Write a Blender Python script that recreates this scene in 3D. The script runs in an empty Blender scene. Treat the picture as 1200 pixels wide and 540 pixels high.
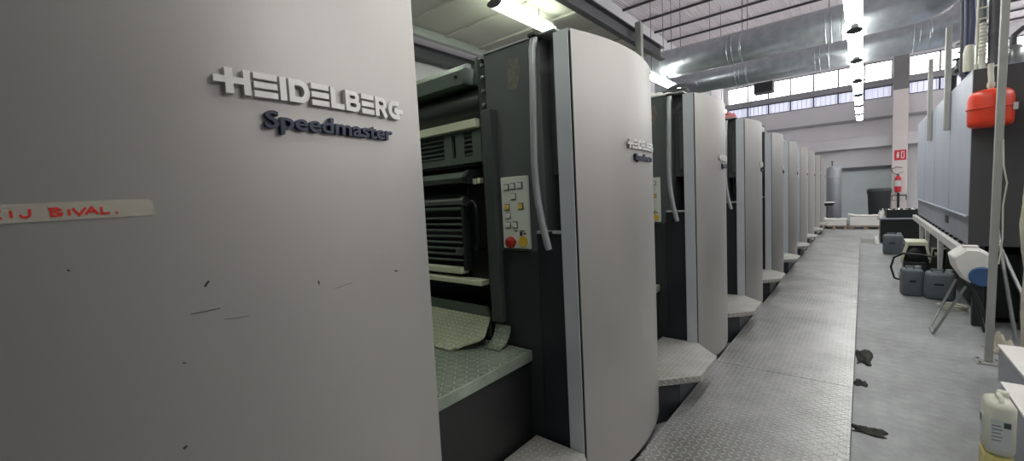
import bpy, bmesh, math, random
from mathutils import Vector, Matrix
random.seed(7)
C = bpy.context.scene.collection
PI = math.pi

# ------------------------------------------------------------------ materials
def lin(c):
    out = []
    for v in c:
        v = v / 255.0
        out.append(v / 12.92 if v <= 0.04045 else ((v + 0.055) / 1.055) ** 2.4)
    return (*out, 1.0)

class NT:
    def __init__(s, name):
        s.m = bpy.data.materials.new(name); s.m.use_nodes = True
        s.t = s.m.node_tree; s.b = s.t.nodes['Principled BSDF']
    def n(s, typ, **kw):
        nd = s.t.nodes.new(typ)
        for k, v in kw.items(): setattr(nd, k, v)
        return nd
    def l(s, a, b): s.t.links.new(a, b)
    def math(s, op, a, b=None, c=None):
        nd = s.n('ShaderNodeMath', operation=op)
        for i, v in enumerate((a, b, c)):
            if v is None: continue
            if isinstance(v, (int, float)): nd.inputs[i].default_value = v
            else: s.l(v, nd.inputs[i])
        return nd.outputs[0]
    def coords(s):
        return s.n('ShaderNodeTexCoord').outputs['Object']

def paint(name, col, rough=0.45, metal=0.0, var=0.12, scale=3.0, bump=0.0, bscale=80.0, spec=0.5, stretch=(1, 1, 1), detail=5):
    w = NT(name); b = w.b
    b.inputs['Roughness'].default_value = rough; b.inputs['Metallic'].default_value = metal
    b.inputs['Specular IOR Level'].default_value = spec
    mp = w.n('ShaderNodeMapping'); mp.inputs['Scale'].default_value = stretch
    w.l(w.coords(), mp.inputs[0])
    no = w.n('ShaderNodeTexNoise'); no.inputs['Scale'].default_value = scale; no.inputs['Detail'].default_value = detail
    w.l(mp.outputs[0], no.inputs['Vector'])
    r = w.n('ShaderNodeValToRGB'); c = lin(col)
    r.color_ramp.elements[0].position = 0.3; r.color_ramp.elements[1].position = 0.72
    r.color_ramp.elements[0].color = tuple(x * (1 - var) for x in c[:3]) + (1,)
    r.color_ramp.elements[1].color = tuple(min(1, x * (1 + var * 0.6)) for x in c[:3]) + (1,)
    w.l(no.outputs['Fac'], r.inputs[0]); w.l(r.outputs[0], b.inputs['Base Color'])
    if bump:
        n2 = w.n('ShaderNodeTexNoise'); n2.inputs['Scale'].default_value = bscale; n2.inputs['Detail'].default_value = 4
        w.l(mp.outputs[0], n2.inputs['Vector'])
        bp = w.n('ShaderNodeBump'); bp.inputs['Strength'].default_value = bump; bp.inputs['Distance'].default_value = 0.01
        w.l(n2.outputs['Fac'], bp.inputs['Height']); w.l(bp.outputs[0], b.inputs['Normal'])
    return w.m

def emit(name, col, s):
    w = NT(name)
    w.b.inputs['Base Color'].default_value = lin(col)
    w.b.inputs['Emission Color'].default_value = lin(col); w.b.inputs['Emission Strength'].default_value = s
    return w.m

def tread(name, col, cell=0.042, metal=0.5, rough=0.42, dirt=(70, 70, 64), dirt_amt=0.5, bump=0.9):
    """raised-lozenge chequer plate: bars alternating by 90 degrees in a square lattice (height only), worn steel with dirt"""
    w = NT(name); b = w.b
    sp = w.n('ShaderNodeSeparateXYZ'); w.l(w.coords(), sp.inputs[0])
    x, y, z = sp.outputs
    y = w.math('ADD', y, z)
    u = w.math('DIVIDE', x, cell); v = w.math('DIVIDE', y, cell)
    iu = w.math('FLOOR', u); iv = w.math('FLOOR', v)
    fu = w.math('SUBTRACT', w.math('SUBTRACT', u, iu), 0.5); fv = w.math('SUBTRACT', w.math('SUBTRACT', v, iv), 0.5)
    par = w.math('FLOORED_MODULO', w.math('ADD', iu, iv), 2.0)
    sg = w.math('SUBTRACT', w.math('MULTIPLY', par, 2.0), 1.0)
    fu = w.math('MULTIPLY', fu, sg)
    a = w.math('MULTIPLY', w.math('ADD', fu, fv), 0.7071); c = w.math('MULTIPLY', w.math('SUBTRACT', fu, fv), 0.7071)
    e = w.math('ADD', w.math('POWER', w.math('ABSOLUTE', w.math('DIVIDE', a, 0.56)), 2.0), w.math('POWER', w.math('ABSOLUTE', w.math('DIVIDE', c, 0.17)), 2.0))
    h = w.math('MAXIMUM', w.math('SUBTRACT', 1.0, e), 0.0)
    h = w.math('MINIMUM', w.math('MULTIPLY', h, 1.6), 1.0)
    bp = w.n('ShaderNodeBump'); bp.inputs['Strength'].default_value = bump; bp.inputs['Distance'].default_value = 0.004
    w.l(h, bp.inputs['Height']); w.l(bp.outputs[0], b.inputs['Normal'])
    no = w.n('ShaderNodeTexNoise'); no.inputs['Scale'].default_value = 2.2; no.inputs['Detail'].default_value = 8; no.inputs['Roughness'].default_value = 0.65
    w.l(w.coords(), no.inputs['Vector'])
    r = w.n('ShaderNodeValToRGB'); r.color_ramp.elements[0].position = 0.36; r.color_ramp.elements[1].position = 0.66
    cc = lin(col); d = lin(dirt)
    r.color_ramp.elements[0].color = tuple(d[i] * dirt_amt + cc[i] * (1 - dirt_amt) for i in range(3)) + (1,); r.color_ramp.elements[1].color = cc
    w.l(no.outputs['Fac'], r.inputs[0])
    # the worn crown of each lozenge is bare, brighter steel
    mx = w.n('ShaderNodeMix', data_type='RGBA'); mx.blend_type = 'MIX'
    w.l(w.math('MULTIPLY', h, 0.55), mx.inputs[0]); w.l(r.outputs[0], mx.inputs[6]); mx.inputs[7].default_value = tuple(min(1, v * 1.5) for v in cc[:3]) + (1,)
    w.l(mx.outputs[2], b.inputs['Base Color'])
    b.inputs['Metallic'].default_value = metal; b.inputs['Roughness'].default_value = rough
    return w.m

def concrete(name):
    w = NT(name); b = w.b
    n1 = w.n('ShaderNodeTexNoise'); n1.inputs['Scale'].default_value = 1.1; n1.inputs['Detail'].default_value = 10; n1.inputs['Roughness'].default_value = 0.68
    n2 = w.n('ShaderNodeTexNoise'); n2.inputs['Scale'].default_value = 9; n2.inputs['Detail'].default_value = 8; n2.inputs['Roughness'].default_value = 0.7
    co = w.coords(); w.l(co, n1.inputs['Vector']); w.l(co, n2.inputs['Vector'])
    f = w.math('ADD', w.math('MULTIPLY', n1.outputs['Fac'], 0.6), w.math('MULTIPLY', n2.outputs['Fac'], 0.4))
    r = w.n('ShaderNodeValToRGB'); el = r.color_ramp.elements
    el[0].position = 0.33; el[0].color = lin((118, 119, 118)); el[1].position = 0.62; el[1].color = lin((166, 168, 170))
    k = el.new(0.5); k.color = lin((146, 148, 149)); k2 = el.new(0.68); k2.color = lin((205, 205, 203))
    w.l(f, r.inputs[0]); w.l(r.outputs[0], b.inputs['Base Color'])
    b.inputs['Roughness'].default_value = 0.5
    bp = w.n('ShaderNodeBump'); bp.inputs['Strength'].default_value = 0.15; bp.inputs['Distance'].default_value = 0.01
    w.l(n2.outputs['Fac'], bp.inputs['Height']); w.l(bp.outputs[0], b.inputs['Normal'])
    return w.m

M = dict(
    cover=paint('cover_paint', (175, 172, 168), 0.43, 0.62, 0.09, 2.0, 0.03, 60, 0.5, (1, 1, 0.35)),
    coverframe=paint('cover_frame_paint', (208, 211, 219), 0.42, 0.2, 0.07, 4, 0.02),
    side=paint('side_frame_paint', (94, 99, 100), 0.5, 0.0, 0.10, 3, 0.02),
    sideshade=paint('side_frame_shaded_paint', (52, 56, 58), 0.5, 0.0, 0.12, 3),  # side frame paint darkened for the shade low in the gap
    riser=paint('platform_riser_paint', (32, 34, 33), 0.5, 0.0, 0.25, 5),
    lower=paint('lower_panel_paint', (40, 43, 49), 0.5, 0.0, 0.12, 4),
    guard=paint('guard_bar_paint', (76, 82, 80), 0.45, 0.0, 0.15, 5),
    dark=paint('dark_machine_paint', (42, 46, 46), 0.5, 0.0, 0.2, 5),
    green=paint('machine_green_grey', (96, 108, 100), 0.42, 0.1, 0.14, 5, 0.03),
    black=paint('black_steel', (26, 28, 29), 0.4, 0.2, 0.2, 6),
    roller=paint('rubber_roller', (44, 46, 46), 0.38, 0.0, 0.1, 3, 0.0, 80, 0.5, (0.2, 3, 3)),
    cream=paint('cream_paint', (226, 226, 200), 0.45, 0.0, 0.08, 5),
    steel=paint('brushed_steel', (170, 172, 172), 0.32, 0.85, 0.1, 20),
    lightgrey=paint('light_grey_paint', (188, 190, 190), 0.45, 0.0, 0.06, 4),
    handle=paint('handle_alloy', (176, 178, 182), 0.42, 0.45, 0.12, 10),
    panelw=paint('panel_off_white', (228, 230, 220), 0.5, 0.0, 0.04, 6),
    btnw=paint('button_white', (230, 230, 226), 0.4, 0.0, 0.03, 6),
    btny=paint('button_yellow', (232, 200, 110), 0.4, 0.0, 0.03, 6),
    yellow=paint('yellow_collar', (226, 190, 60), 0.4, 0.0, 0.03, 6),
    red=paint('emergency_red', (170, 34, 22), 0.35, 0.0, 0.06, 6),
    ink=paint('print_ink', (50, 52, 56), 0.6, 0.0, 0.03, 6),
    patch=paint('worn_label_patch', (122, 118, 106), 0.6, 0.0, 0.35, 40),
    logo=paint('logo_silver', (214, 212, 209), 0.38, 0.2, 0.05, 20),
    blue=paint('logo_dark_blue', (46, 54, 76), 0.42, 0.1, 0.15, 20),
    tape=paint('masking_tape', (170, 164, 151), 0.6, 0.0, 0.12, 12, 0.05, 100),
    marker=paint('red_marker', (206, 48, 34), 0.6, 0.0, 0.1, 30),
    tread=tread('chequer_plate_walkway', (176, 176, 176), 0.034, 0.5, 0.34, (84, 82, 72), 0.6, 1.0),
    tread2=tread('chequer_plate_step', (176, 175, 171), 0.030, 0.25, 0.5, (104, 98, 86), 0.6, 0.7),
    treadg=tread('chequer_plate_platform', (184, 196, 178), 0.036, 0.35, 0.36, (70, 78, 66), 0.6, 1.6),
    treadc=tread('chequer_plate_apron', (206, 212, 184), 0.036, 0.2, 0.40, (110, 116, 96), 0.4, 1.6),
    floor=concrete('concrete_floor'),
    wall=paint('wall_white', (216, 214, 217), 0.8, 0.0, 0.05, 1.2),
    wallg=paint('wall_grey', (150, 150, 154), 0.8, 0.0, 0.06, 1.2),
    ceilp=paint('ceiling_panel', (212, 205, 198), 0.7, 0.0, 0.07, 1.5),
    roof=paint('roof_sheet', (222, 213, 219), 0.5, 0.0, 0.06, 0.8),
    girder=paint('girder_grey', (84, 84, 88), 0.6, 0.0, 0.12, 3),
    purlin=paint('purlin_dark', (62, 60, 64), 0.6, 0.0, 0.1, 3),
    galv=paint('galvanised_sheet', (200, 206, 212), 0.34, 0.8, 0.14, 9, 0.03, 30),
    shutter=paint('shutter_grey_green', (190, 199, 201), 0.5, 0.0, 0.06, 2),
    pillarg=paint('pillar_head_grey', (128, 126, 128), 0.8, 0.0, 0.08, 3),
    pillar=paint('pillar_white', (226, 218, 216), 0.75, 0.0, 0.05, 3),
    winhi=emit('daylight_pane', (255, 255, 255), 7.0),
    winlo=emit('frosted_daylight_pane', (226, 228, 250), 1.0),
    tube=emit('fluorescent_tube', (252, 254, 248), 34.0),
    tubeg=emit('fluorescent_tube_greenish', (238, 255, 230), 22.0),
    fixture=paint('lamp_tray_white', (232, 232, 230), 0.5, 0.0, 0.03, 3),
    cab=paint('cabinet_blue_grey', (182, 188, 202), 0.42, 0.1, 0.06, 2.2, 0.02),
    cabd=paint('cabinet_dark_grey', (74, 74, 76), 0.5, 0.0, 0.08, 3),
    cabm=paint('cabinet_mid_grey', (150, 154, 164), 0.45, 0.1, 0.10, 3),
    white=paint('white_frame_paint', (218, 216, 214), 0.5, 0.0, 0.12, 9),
    post=paint('post_grey', (168, 168, 164), 0.5, 0.2, 0.10, 6),
    orange=paint('vessel_orange_red', (226, 62, 34), 0.38, 0.0, 0.07, 5),
    can=paint('jerrycan_slate', (104, 112, 119), 0.45, 0.0, 0.10, 8, 0.06, 20),
    canlid=paint('jerrycan_cap_grey', (150, 156, 158), 0.5, 0.0, 0.08, 8),
    blackp=paint('black_plastic', (26, 28, 30), 0.45, 0.0, 0.15, 8),
    binp=paint('bin_plastic', (44, 50, 52), 0.5, 0.0, 0.14, 6, 0.15, 10),
    rag=paint('oily_rag', (58, 58, 54), 0.9, 0.0, 0.3, 20, 0.3, 60),
    redcloth=paint('red_cloth', (196, 120, 126), 0.9, 0.0, 0.15, 20, 0.2, 60),
    paper=paint('white_paper', (232, 230, 226), 0.7, 0.0, 0.05, 12),
    wood=paint('pallet_wood', (150, 128, 104), 0.8, 0.0, 0.2, 10),
    creamhose=paint('cream_hose', (206, 204, 190), 0.5, 0.0, 0.1, 10),
    bluehose=paint('blue_cable', (62, 68, 100), 0.5, 0.0, 0.1, 10),
    bluep=paint('blue_plastic', (58, 92, 140), 0.45, 0.0, 0.1, 10),
    natural=paint('translucent_white_plastic', (220, 220, 204), 0.4, 0.0, 0.06, 8),
    liquid=paint('yellow_liquid_plastic', (206, 190, 120), 0.4, 0.0, 0.06, 8),
    label=paint('label_paper', (210, 214, 214), 0.6, 0.0, 0.06, 8),
    label2=paint('label_print_grey', (128, 134, 138), 0.6, 0.0, 0.05, 8),
    labelg=paint('label_green', (60, 84, 70), 0.6, 0.0, 0.06, 8),
    signred=paint('sign_red', (204, 42, 56), 0.5, 0.0, 0.05, 8),
    wrap=paint('cream_wrap', (204, 198, 180), 0.7, 0.0, 0.14, 14, 0.4, 20),
    tank=paint('tank_grey', (150, 154, 160), 0.4, 0.3, 0.08, 3),
)

# ------------------------------------------------------------------ mesh builder
class MB:
    def __init__(s): s.v = []; s.f = []; s.sm = []
    def add(s, vs, fs, smooth=False):
        b = len(s.v); s.v += [tuple(v) for v in vs]
        for f in fs: s.f.append(tuple(b + i for i in f)); s.sm.append(smooth)
        return s
    def box(s, x0, x1, y0, y1, z0, z1):
        x0, x1 = min(x0, x1), max(x0, x1); y0, y1 = min(y0, y1), max(y0, y1); z0, z1 = min(z0, z1), max(z0, z1)
        return s.add([(x0, y0, z0), (x1, y0, z0), (x1, y1, z0), (x0, y1, z0), (x0, y0, z1), (x1, y0, z1), (x1, y1, z1), (x0, y1, z1)],
                     [(0, 3, 2, 1), (4, 5, 6, 7), (0, 1, 5, 4), (1, 2, 6, 5), (2, 3, 7, 6), (3, 0, 4, 7)])
    def bar(s, p, q, w, h, up=(0, 0, 1)):
        p, q = Vector(p), Vector(q); d = (q - p).normalized(); up = Vector(up)
        if abs(d.dot(up)) > 0.95: up = Vector((0, 1, 0))
        a = d.cross(up).normalized() * (w / 2); b = a.cross(d).normalized() * (h / 2)
        vs = [p - a - b, p + a - b, p + a + b, p - a + b, q - a - b, q + a - b, q + a + b, q - a + b]
        return s.add(vs, [(0, 1, 2, 3)[::-1], (4, 5, 6, 7)[::-1][::-1], (0, 1, 5, 4), (1, 2, 6, 5), (2, 3, 7, 6), (3, 0, 4, 7)])
    def tube(s, pts, r, n=12, cap=True):
        pts = [Vector(p) for p in pts]; rs = r if isinstance(r, (list, tuple)) else [r] * len(pts)
        ref = None; rings = []
        for i, p in enumerate(pts):
            d = ((pts[min(i + 1, len(pts) - 1)] - p).normalized() + (p - pts[max(i - 1, 0)]).normalized()).normalized()
            if ref is None:
                ref = Vector((0, 0, 1)) if abs(d.z) < 0.9 else Vector((1, 0, 0))
            a = (ref - d * ref.dot(d)).normalized(); b = d.cross(a); ref = a
            rings.append([p + (a * math.cos(t) + b * math.sin(t)) * rs[i] for t in [2 * PI * k / n for k in range(n)]])
        vs = [v for R in rings for v in R]; fs = []
        for i in range(len(rings) - 1):
            for k in range(n):
                k2 = (k + 1) % n; fs.append((i * n + k, i * n + k2, (i + 1) * n + k2, (i + 1) * n + k))
        s.add(vs, fs, True)
        if cap:
            s.add(rings[0], [tuple(range(n))[::-1]]); s.add(rings[-1], [tuple(range(n))])
        return s
    def lathe(s, prof, c=(0, 0, 0), n=24, axis='z', smooth=True):
        vs = []; fs = []
        for r, h in prof:
            for k in range(n):
                t = 2 * PI * k / n; a, b = r * math.cos(t), r * math.sin(t)
                p = (a, b, h) if axis == 'z' else ((h, a, b) if axis == 'x' else (b, h, a))
                vs.append((p[0] + c[0], p[1] + c[1], p[2] + c[2]))
        for i in range(len(prof) - 1):
            for k in range(n):
                k2 = (k + 1) % n; fs.append((i * n + k, i * n + k2, (i + 1) * n + k2, (i + 1) * n + k))
        s.add(vs, fs, smooth)
        s.add(vs[:n], [tuple(range(n))[::-1]]); s.add(vs[-n:], [tuple(range(n))])
        return s
    def prism(s, poly, z0, z1, top=None):
        n = len(poly); vs = [(x, y, z0) for x, y in poly] + [(x, y, z1) for x, y in poly]
        return s.add(vs, [tuple(range(n))[::-1], tuple(range(n, 2 * n))] + [(i, (i + 1) % n, n + (i + 1) % n, n + i) for i in range(n)])
    def prism_x(s, poly, x0, x1):                       # poly in (y, z)
        n = len(poly); vs = [(x0, y, z) for y, z in poly] + [(x1, y, z) for y, z in poly]
        return s.add(vs, [tuple(range(n))[::-1], tuple(range(n, 2 * n))] + [(i, (i + 1) % n, n + (i + 1) % n, n + i) for i in range(n)])
    def prism_y(s, poly, y0, y1):                       # poly in (x, z)
        n = len(poly); vs = [(x, y0, z) for x, z in poly] + [(x, y1, z) for x, z in poly]
        return s.add(vs, [tuple(range(n)), tuple(range(n, 2 * n))[::-1]] + [(i, n + i, n + (i + 1) % n, (i + 1) % n) for i in range(n)])
    def rbox(s, x0, x1, y0, y1, z0, z1, r=0.03, n=4):   # box with rounded vertical edges and softened top and bottom
        poly = []
        for cx, cy, a0 in ((x1 - r, y1 - r, 0), (x0 + r, y1 - r, PI / 2), (x0 + r, y0 + r, PI), (x1 - r, y0 + r, 1.5 * PI)):
            for k in range(n + 1):
                a = a0 + PI / 2 * k / n; poly.append((cx, cy, math.cos(a), math.sin(a)))
        rings = []
        for z, q in ((z0, r * 0.55), (z0 + r * 0.18, r * 0.2), (z0 + r * 0.6, 0), (z1 - r * 0.6, 0), (z1 - r * 0.18, r * 0.2), (z1, r * 0.55)):
            rings.append([(cx + (r - q) * c, cy + (r - q) * t, z) for cx, cy, c, t in poly])
        m = len(poly); vs = [v for R in rings for v in R]; fs = []
        for i in range(len(rings) - 1):
            for k in range(m):
                k2 = (k + 1) % m; fs.append((i * m + k, i * m + k2, (i + 1) * m + k2, (i + 1) * m + k))
        s.add(vs, fs, True); s.add(rings[0], [tuple(range(m))[::-1]]); s.add(rings[-1], [tuple(range(m))])
        return s
    def build(s, name, mat, parent=None, loc=(0, 0, 0), bevel=0.0, seg=2):
        me = bpy.data.meshes.new(name); me.from_pydata(s.v, [], s.f)
        me.polygons.foreach_set('use_smooth', s.sm)
        bm = bmesh.new(); bm.from_mesh(me)
        bmesh.ops.recalc_face_normals(bm, faces=bm.faces[:])
        if bevel:
            es = [e for e in bm.edges if len(e.link_faces) == 2 and e.calc_face_angle(0) > 0.6]
            if es: bmesh.ops.bevel(bm, geom=es, offset=bevel, segments=seg, affect='EDGES', profile=0.5, clamp_overlap=True)
        bm.to_mesh(me); bm.free(); me.update()
        me.materials.append(M[mat] if isinstance(mat, str) else mat)
        o = bpy.data.objects.new(name, me); C.objects.link(o); o.location = loc
        if parent is not None: o.parent = parent
        return o

def tag(o, label=None, cat=None, group=None, kind=None):
    if label: o['label'] = label
    if cat: o['category'] = cat
    if group: o['group'] = group
    if kind: o['kind'] = kind
    return o
def thing(name, loc, label, cat, group=None):
    o = bpy.data.objects.new(name, None); C.objects.link(o); o.location = loc; o.empty_display_size = 0.1
    return tag(o, label, cat, group)
def struct(name, mb, mat, bevel=0.0):
    return tag(mb.build(name, mat, None, (0, 0, 0), bevel), kind='structure')
def dup(root):
    r = root.copy(); C.objects.link(r)
    for ch in list(root.children):
        c = ch.copy(); C.objects.link(c); c.parent = r
        for g in list(ch.children):
            d = g.copy(); C.objects.link(d); d.parent = c
    return r

# ------------------------------------------------------------------ lettering
def ribbon(pts, w, closed=False):
    """2-D stroke of constant width as a list of quads (mitred)"""
    P = [Vector(p) for p in pts]; n = len(P); L = []; R = []
    for i in range(n):
        a = P[(i - 1) % n] if (closed or i > 0) else None; b = P[(i + 1) % n] if (closed or i < n - 1) else None
        d1 = (P[i] - a).normalized() if a is not None else None; d2 = (b - P[i]).normalized() if b is not None else None
        d = ((d1 or d2) + (d2 or d1)); d = d.normalized() if d.length > 1e-6 else (d1 or d2)
        nrm = Vector((-d.y, d.x)); k = 1.0
        if d1 is not None and d2 is not None: k = 1 / max(0.5, abs(nrm.dot(Vector((-d1.y, d1.x)))))
        L.append(P[i] + nrm * w / 2 * k); R.append(P[i] - nrm * w / 2 * k)
    m = n if closed else n - 1
    return [(L[i], L[(i + 1) % n], R[(i + 1) % n], R[i]) for i in range(m)]
def arcpts(cx, cy, rx, ry, a0, a1, n=8):
    return [(cx + rx * math.cos(math.radians(a0 + (a1 - a0) * k / n)), cy + ry * math.sin(math.radians(a0 + (a1 - a0) * k / n))) for k in range(n + 1)]
def rect(x0, x1, y0, y1, sl=0.0):
    return (Vector((x0 + sl * 0, y0)), Vector((x1, y0)), Vector((x1, y1)), Vector((x0, y1)))

def maker_logo():
    """quads (2-D, cap height 1) of the wide block lettering with the cross bar through its first letter"""
    q = []; x = 0.0; T = 0.25
    q += [rect(0, .40, .40, .66), rect(.40, .68, 0, 1), rect(.68, 1.05, .40, .66), rect(1.05, 1.30, 0, 1)]; x = 1.42
    def E(x, w=.92):
        return [rect(x, x + w, 0, .25), rect(x, x + w, .375, .625), rect(x, x + w, .75, 1)]
    q += E(x); x += .92 + .10
    q += [rect(x, x + .27, 0, 1)]; x += .27 + .11
    q += [rect(x, x + T, 0, 1)] + ribbon([(x + .2, .875), (x + .5, .875)] + arcpts(x + .5, .5, .30, .375, 90, -90, 10)[1:] + [(x + .2, .125)], .25); x += .93 + .08
    q += E(x, .85); x += .85 + .10
    q += [rect(x, x + T, 0, 1), rect(x + T, x + .70, 0, .25)]; x += .70 + .10
    q += [rect(x, x + T, 0, 1)] + ribbon([(x + .2, .89), (x + .52, .89)] + arcpts(x + .52, .70, .16, .19, 90, -90, 6)[1:] + [(x + .2, .51)], .22) \
        + ribbon([(x + .2, .51), (x + .55, .51)] + arcpts(x + .55, .31, .18, .20, 90, -90, 6)[1:] + [(x + .2, .11)], .22); x += .86 + .08
    q += E(x, .78); x += .78 + .10
    q += [rect(x, x + T, 0, 1)] + ribbon([(x + .2, .89), (x + .5, .89)] + arcpts(x + .5, .69, .18, .20, 90, -90, 6)[1:] + [(x + .2, .49)], .22) + ribbon([(x + .45, .5), (x + .74, 0)], .25); x += .86 + .08
    q += ribbon([(x + .82, .875)] + arcpts(x + .45, .5, .33, .375, 90, 270, 10) + [(x + .70, .125), (x + .70, .40)], .25) + [rect(x + .45, x + 1.12, .36, .60)]; x += 1.12
    return q, x

Rc = (0.45 ** 2 + 0.07 ** 2) / (2 * 0.07)
def arc_x(u):                                            # outward bulge of the cover at u metres along its chord
    return 0.025 + (math.sqrt(Rc * Rc - (u - 0.45) ** 2) - (Rc - 0.07))
def arc_pt(u, z, d=0.0):
    n = Vector((math.sqrt(Rc * Rc - (u - .45) ** 2), u - .45, 0)).normalized()
    return Vector((arc_x(u), u, z)) + n * d

def quads_on_cover(quads, W, u0, u1, zb, hgt, depth, italic=0.0, ndiv=1):
    mb = MB()
    for q in quads:
        pts = [(u0 + (p.x + italic * p.y * 0) / W * (u1 - u0), zb + p.y * hgt) for p in q]
        vs = [arc_pt(u, z, 0.0005) for u, z in pts] + [arc_pt(u, z, depth) for u, z in pts]
        mb.add(vs, [(3, 2, 1, 0), (4, 5, 6, 7), (0, 1, 5, 4), (1, 2, 6, 5), (2, 3, 7, 6), (3, 0, 4, 7)])
    return mb

def text_mesh(body, bold=0.0, shear=0.0, extrude=0.1, res=3):
    cu = bpy.data.curves.new('lettering_curve', 'FONT'); cu.body = body; cu.size = 1.0
    cu.offset = bold; cu.shear = shear; cu.extrude = extrude; cu.resolution_u = res
    ob = bpy.data.objects.new('lettering_source', cu); C.objects.link(ob)
    bpy.context.view_layer.update()
    me = bpy.data.meshes.new_from_object(ob.evaluated_get(bpy.context.evaluated_depsgraph_get()))
    bpy.data.objects.remove(ob); bpy.data.curves.remove(cu)
    return me
def text_on(body, mat, name, parent, place, bold=0.0, shear=0.0, extrude=0.1):
    """place(tx in 0..1, ty in cap heights, d in -1..1) -> 3-D point"""
    me = text_mesh(body, bold, shear, extrude)
    xs = [v.co.x for v in me.vertices]; x0, x1 = min(xs), max(xs)
    for v in me.vertices:
        v.co = place((v.co.x - x0) / (x1 - x0), v.co.y / 0.73, v.co.z / extrude)
    me.materials.append(M[mat]); me.update()
    o = bpy.data.objects.new(name, me); C.objects.link(o); o.parent = parent
    return o

# ================================================================== SETTING
XL, XR, YF, YB, ZR = -4.6, 6.5, -7.0, 20.0, 6.0
struct('floor', MB().box(XL - .2, XR + .2, YF, YB + .2, -0.1, 0.0), 'floor')
struct('wall_left', MB().box(XL - .2, XL, YF, YB + .2, 0, ZR + .3), 'wall')
struct('wall_right', MB().box(XR, XR + .2, YF, YB + .2, 0, 4.2).box(XR, XR + .2, YF, YB + .2, 5.6, ZR + .3).box(XR, XR + .2, YF, 3.5, 4.2, 5.6).box(XR, XR + .2, 19.5, YB + .2, 4.2, 5.6), 'wall')
# back wall with its two bands of openings and the loading bay recess
WX = [(-4.45, 0.74), (1.16, 6.4)]
w = MB()
w.box(XL, -0.70, YB, YB + .25, 0, 4.32); w.box(-0.70, 0.80, YB, YB + .25, 1.90, 4.32); w.box(0.80, XR, YB, YB + .25, 0, 4.32)
w.box(XL, XR, YB, YB + .25, 4.74, 4.93); w.box(XL, XR, YB, YB + .25, 5.60, ZR + .3)
w.box(XL, -4.45, YB, YB + .25, 4.32, 4.74); w.box(XL, -4.45, YB, YB + .25, 4.93, 5.60)
w.box(0.74, 1.16, YB, YB + .25, 4.32, 4.74); w.box(0.74, 1.16, YB, YB + .25, 4.93, 5.60)
w.box(6.4, XR, YB, YB + .25, 4.32, 4.74); w.box(6.4, XR, YB, YB + .25, 4.93, 5.60)
struct('wall_back', w, 'wall')
struct('trim_1', MB().box(XL, XR, YB - .35, YB, 2.63, 3.02), 'wall', 0.01)
struct('trim_2', MB().box(XL, XR, YB - .12, YB, 3.60, 3.68), 'wallg')
struct('trim_3', MB().box(XL, XR, YB - .10, YB, 4.74, 4.93), 'wallg', 0.01)
struct('trim_4', MB().box(-0.78, 0.75, YB - .07, YB, 1.88, 1.97), 'girder', 0.005)
struct('door_1', MB().box(-0.70, 0.80, YB + .08, YB + .16, 0, 1.90), 'shutter')
for k in range(1, 4):
    pass
nwin = 0
for (x0, x1) in WX:
    for (z0, z1, mt, dp) in ((4.32, 4.74, 'winlo', .10), (4.93, 5.60, 'winhi', .14)):
        nwin += 1
        pane = struct('window_%d' % nwin, MB().box(x0, x1, YB + dp, YB + dp + .02, z0, z1), mt)
        fr = MB(); fr.box(x0, x1, YB + .03, YB + .09, z0, z0 + .035); fr.box(x0, x1, YB + .03, YB + .09, z1 - .035, z1)
        n = round((x1 - x0) / .70)
        for k in range(n + 1):
            xx = x0 + (x1 - x0) * k / n; fr.box(max(x0, xx - .022), min(x1, xx + .022), YB + .03, YB + .09, z0, z1)
        if mt == 'winhi': fr.box(x0, x1, YB + .04, YB + .08, z0 + .12, z0 + .145)
        else:
            for k in range(n * 5): fr.box(x0 + (x1 - x0) * (k + .5) / (n * 5) - .004, x0 + (x1 - x0) * (k + .5) / (n * 5) + .004, YB + .07, YB + .09, z0, z1)
        fr.build('window_frame', 'girder', pane)
nwin += 1
pane = struct('window_%d' % nwin, MB().box(XR + .10, XR + .12, 3.5, 19.5, 4.2, 5.6), 'winhi')  # unseen window band, added to light the roof and the covers
fr = MB()
for k in range(17): fr.box(XR + .02, XR + .08, 3.5 + k - .025, 3.5 + k + .025, 4.2, 5.6)
fr.box(XR + .02, XR + .08, 3.5, 19.5, 4.2, 4.24).box(XR + .02, XR + .08, 3.5, 19.5, 5.56, 5.6).box(XR + .02, XR + .08, 3.5, 19.5, 4.88, 4.92)
fr.build('window_frame', 'girder', pane)
# corrugated roof, purlins
rb = MB(); vs = []; pit = 0.07; k = 0; x = XL - .2
prof = []
while x < XR + .2:
    prof += [(x, 0), (x + pit * .30, 0), (x + pit * .42, .018), (x + pit * .88, .018)]; x += pit
n = len(prof)
vs = [(px, YF, ZR + pz) for px, pz in prof] + [(px, YB + .2, ZR + pz) for px, pz in prof]
rb.add(vs, [(i, i + 1, n + i + 1, n + i) for i in range(n - 1)])
struct('ceiling', rb, 'roof')
struct('trim_5', MB().box(XL - .2, XR + .2, YF, YB + .2, ZR + .12, ZR + .2), 'wallg')
kk = 6
y = -6.3
while y < 19.9:
    struct('trim_%d' % kk, MB().box(XL, XR, y - .02, y + .02, ZR - .055, ZR - .005), 'purlin'); kk += 1; y += 1.03
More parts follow.
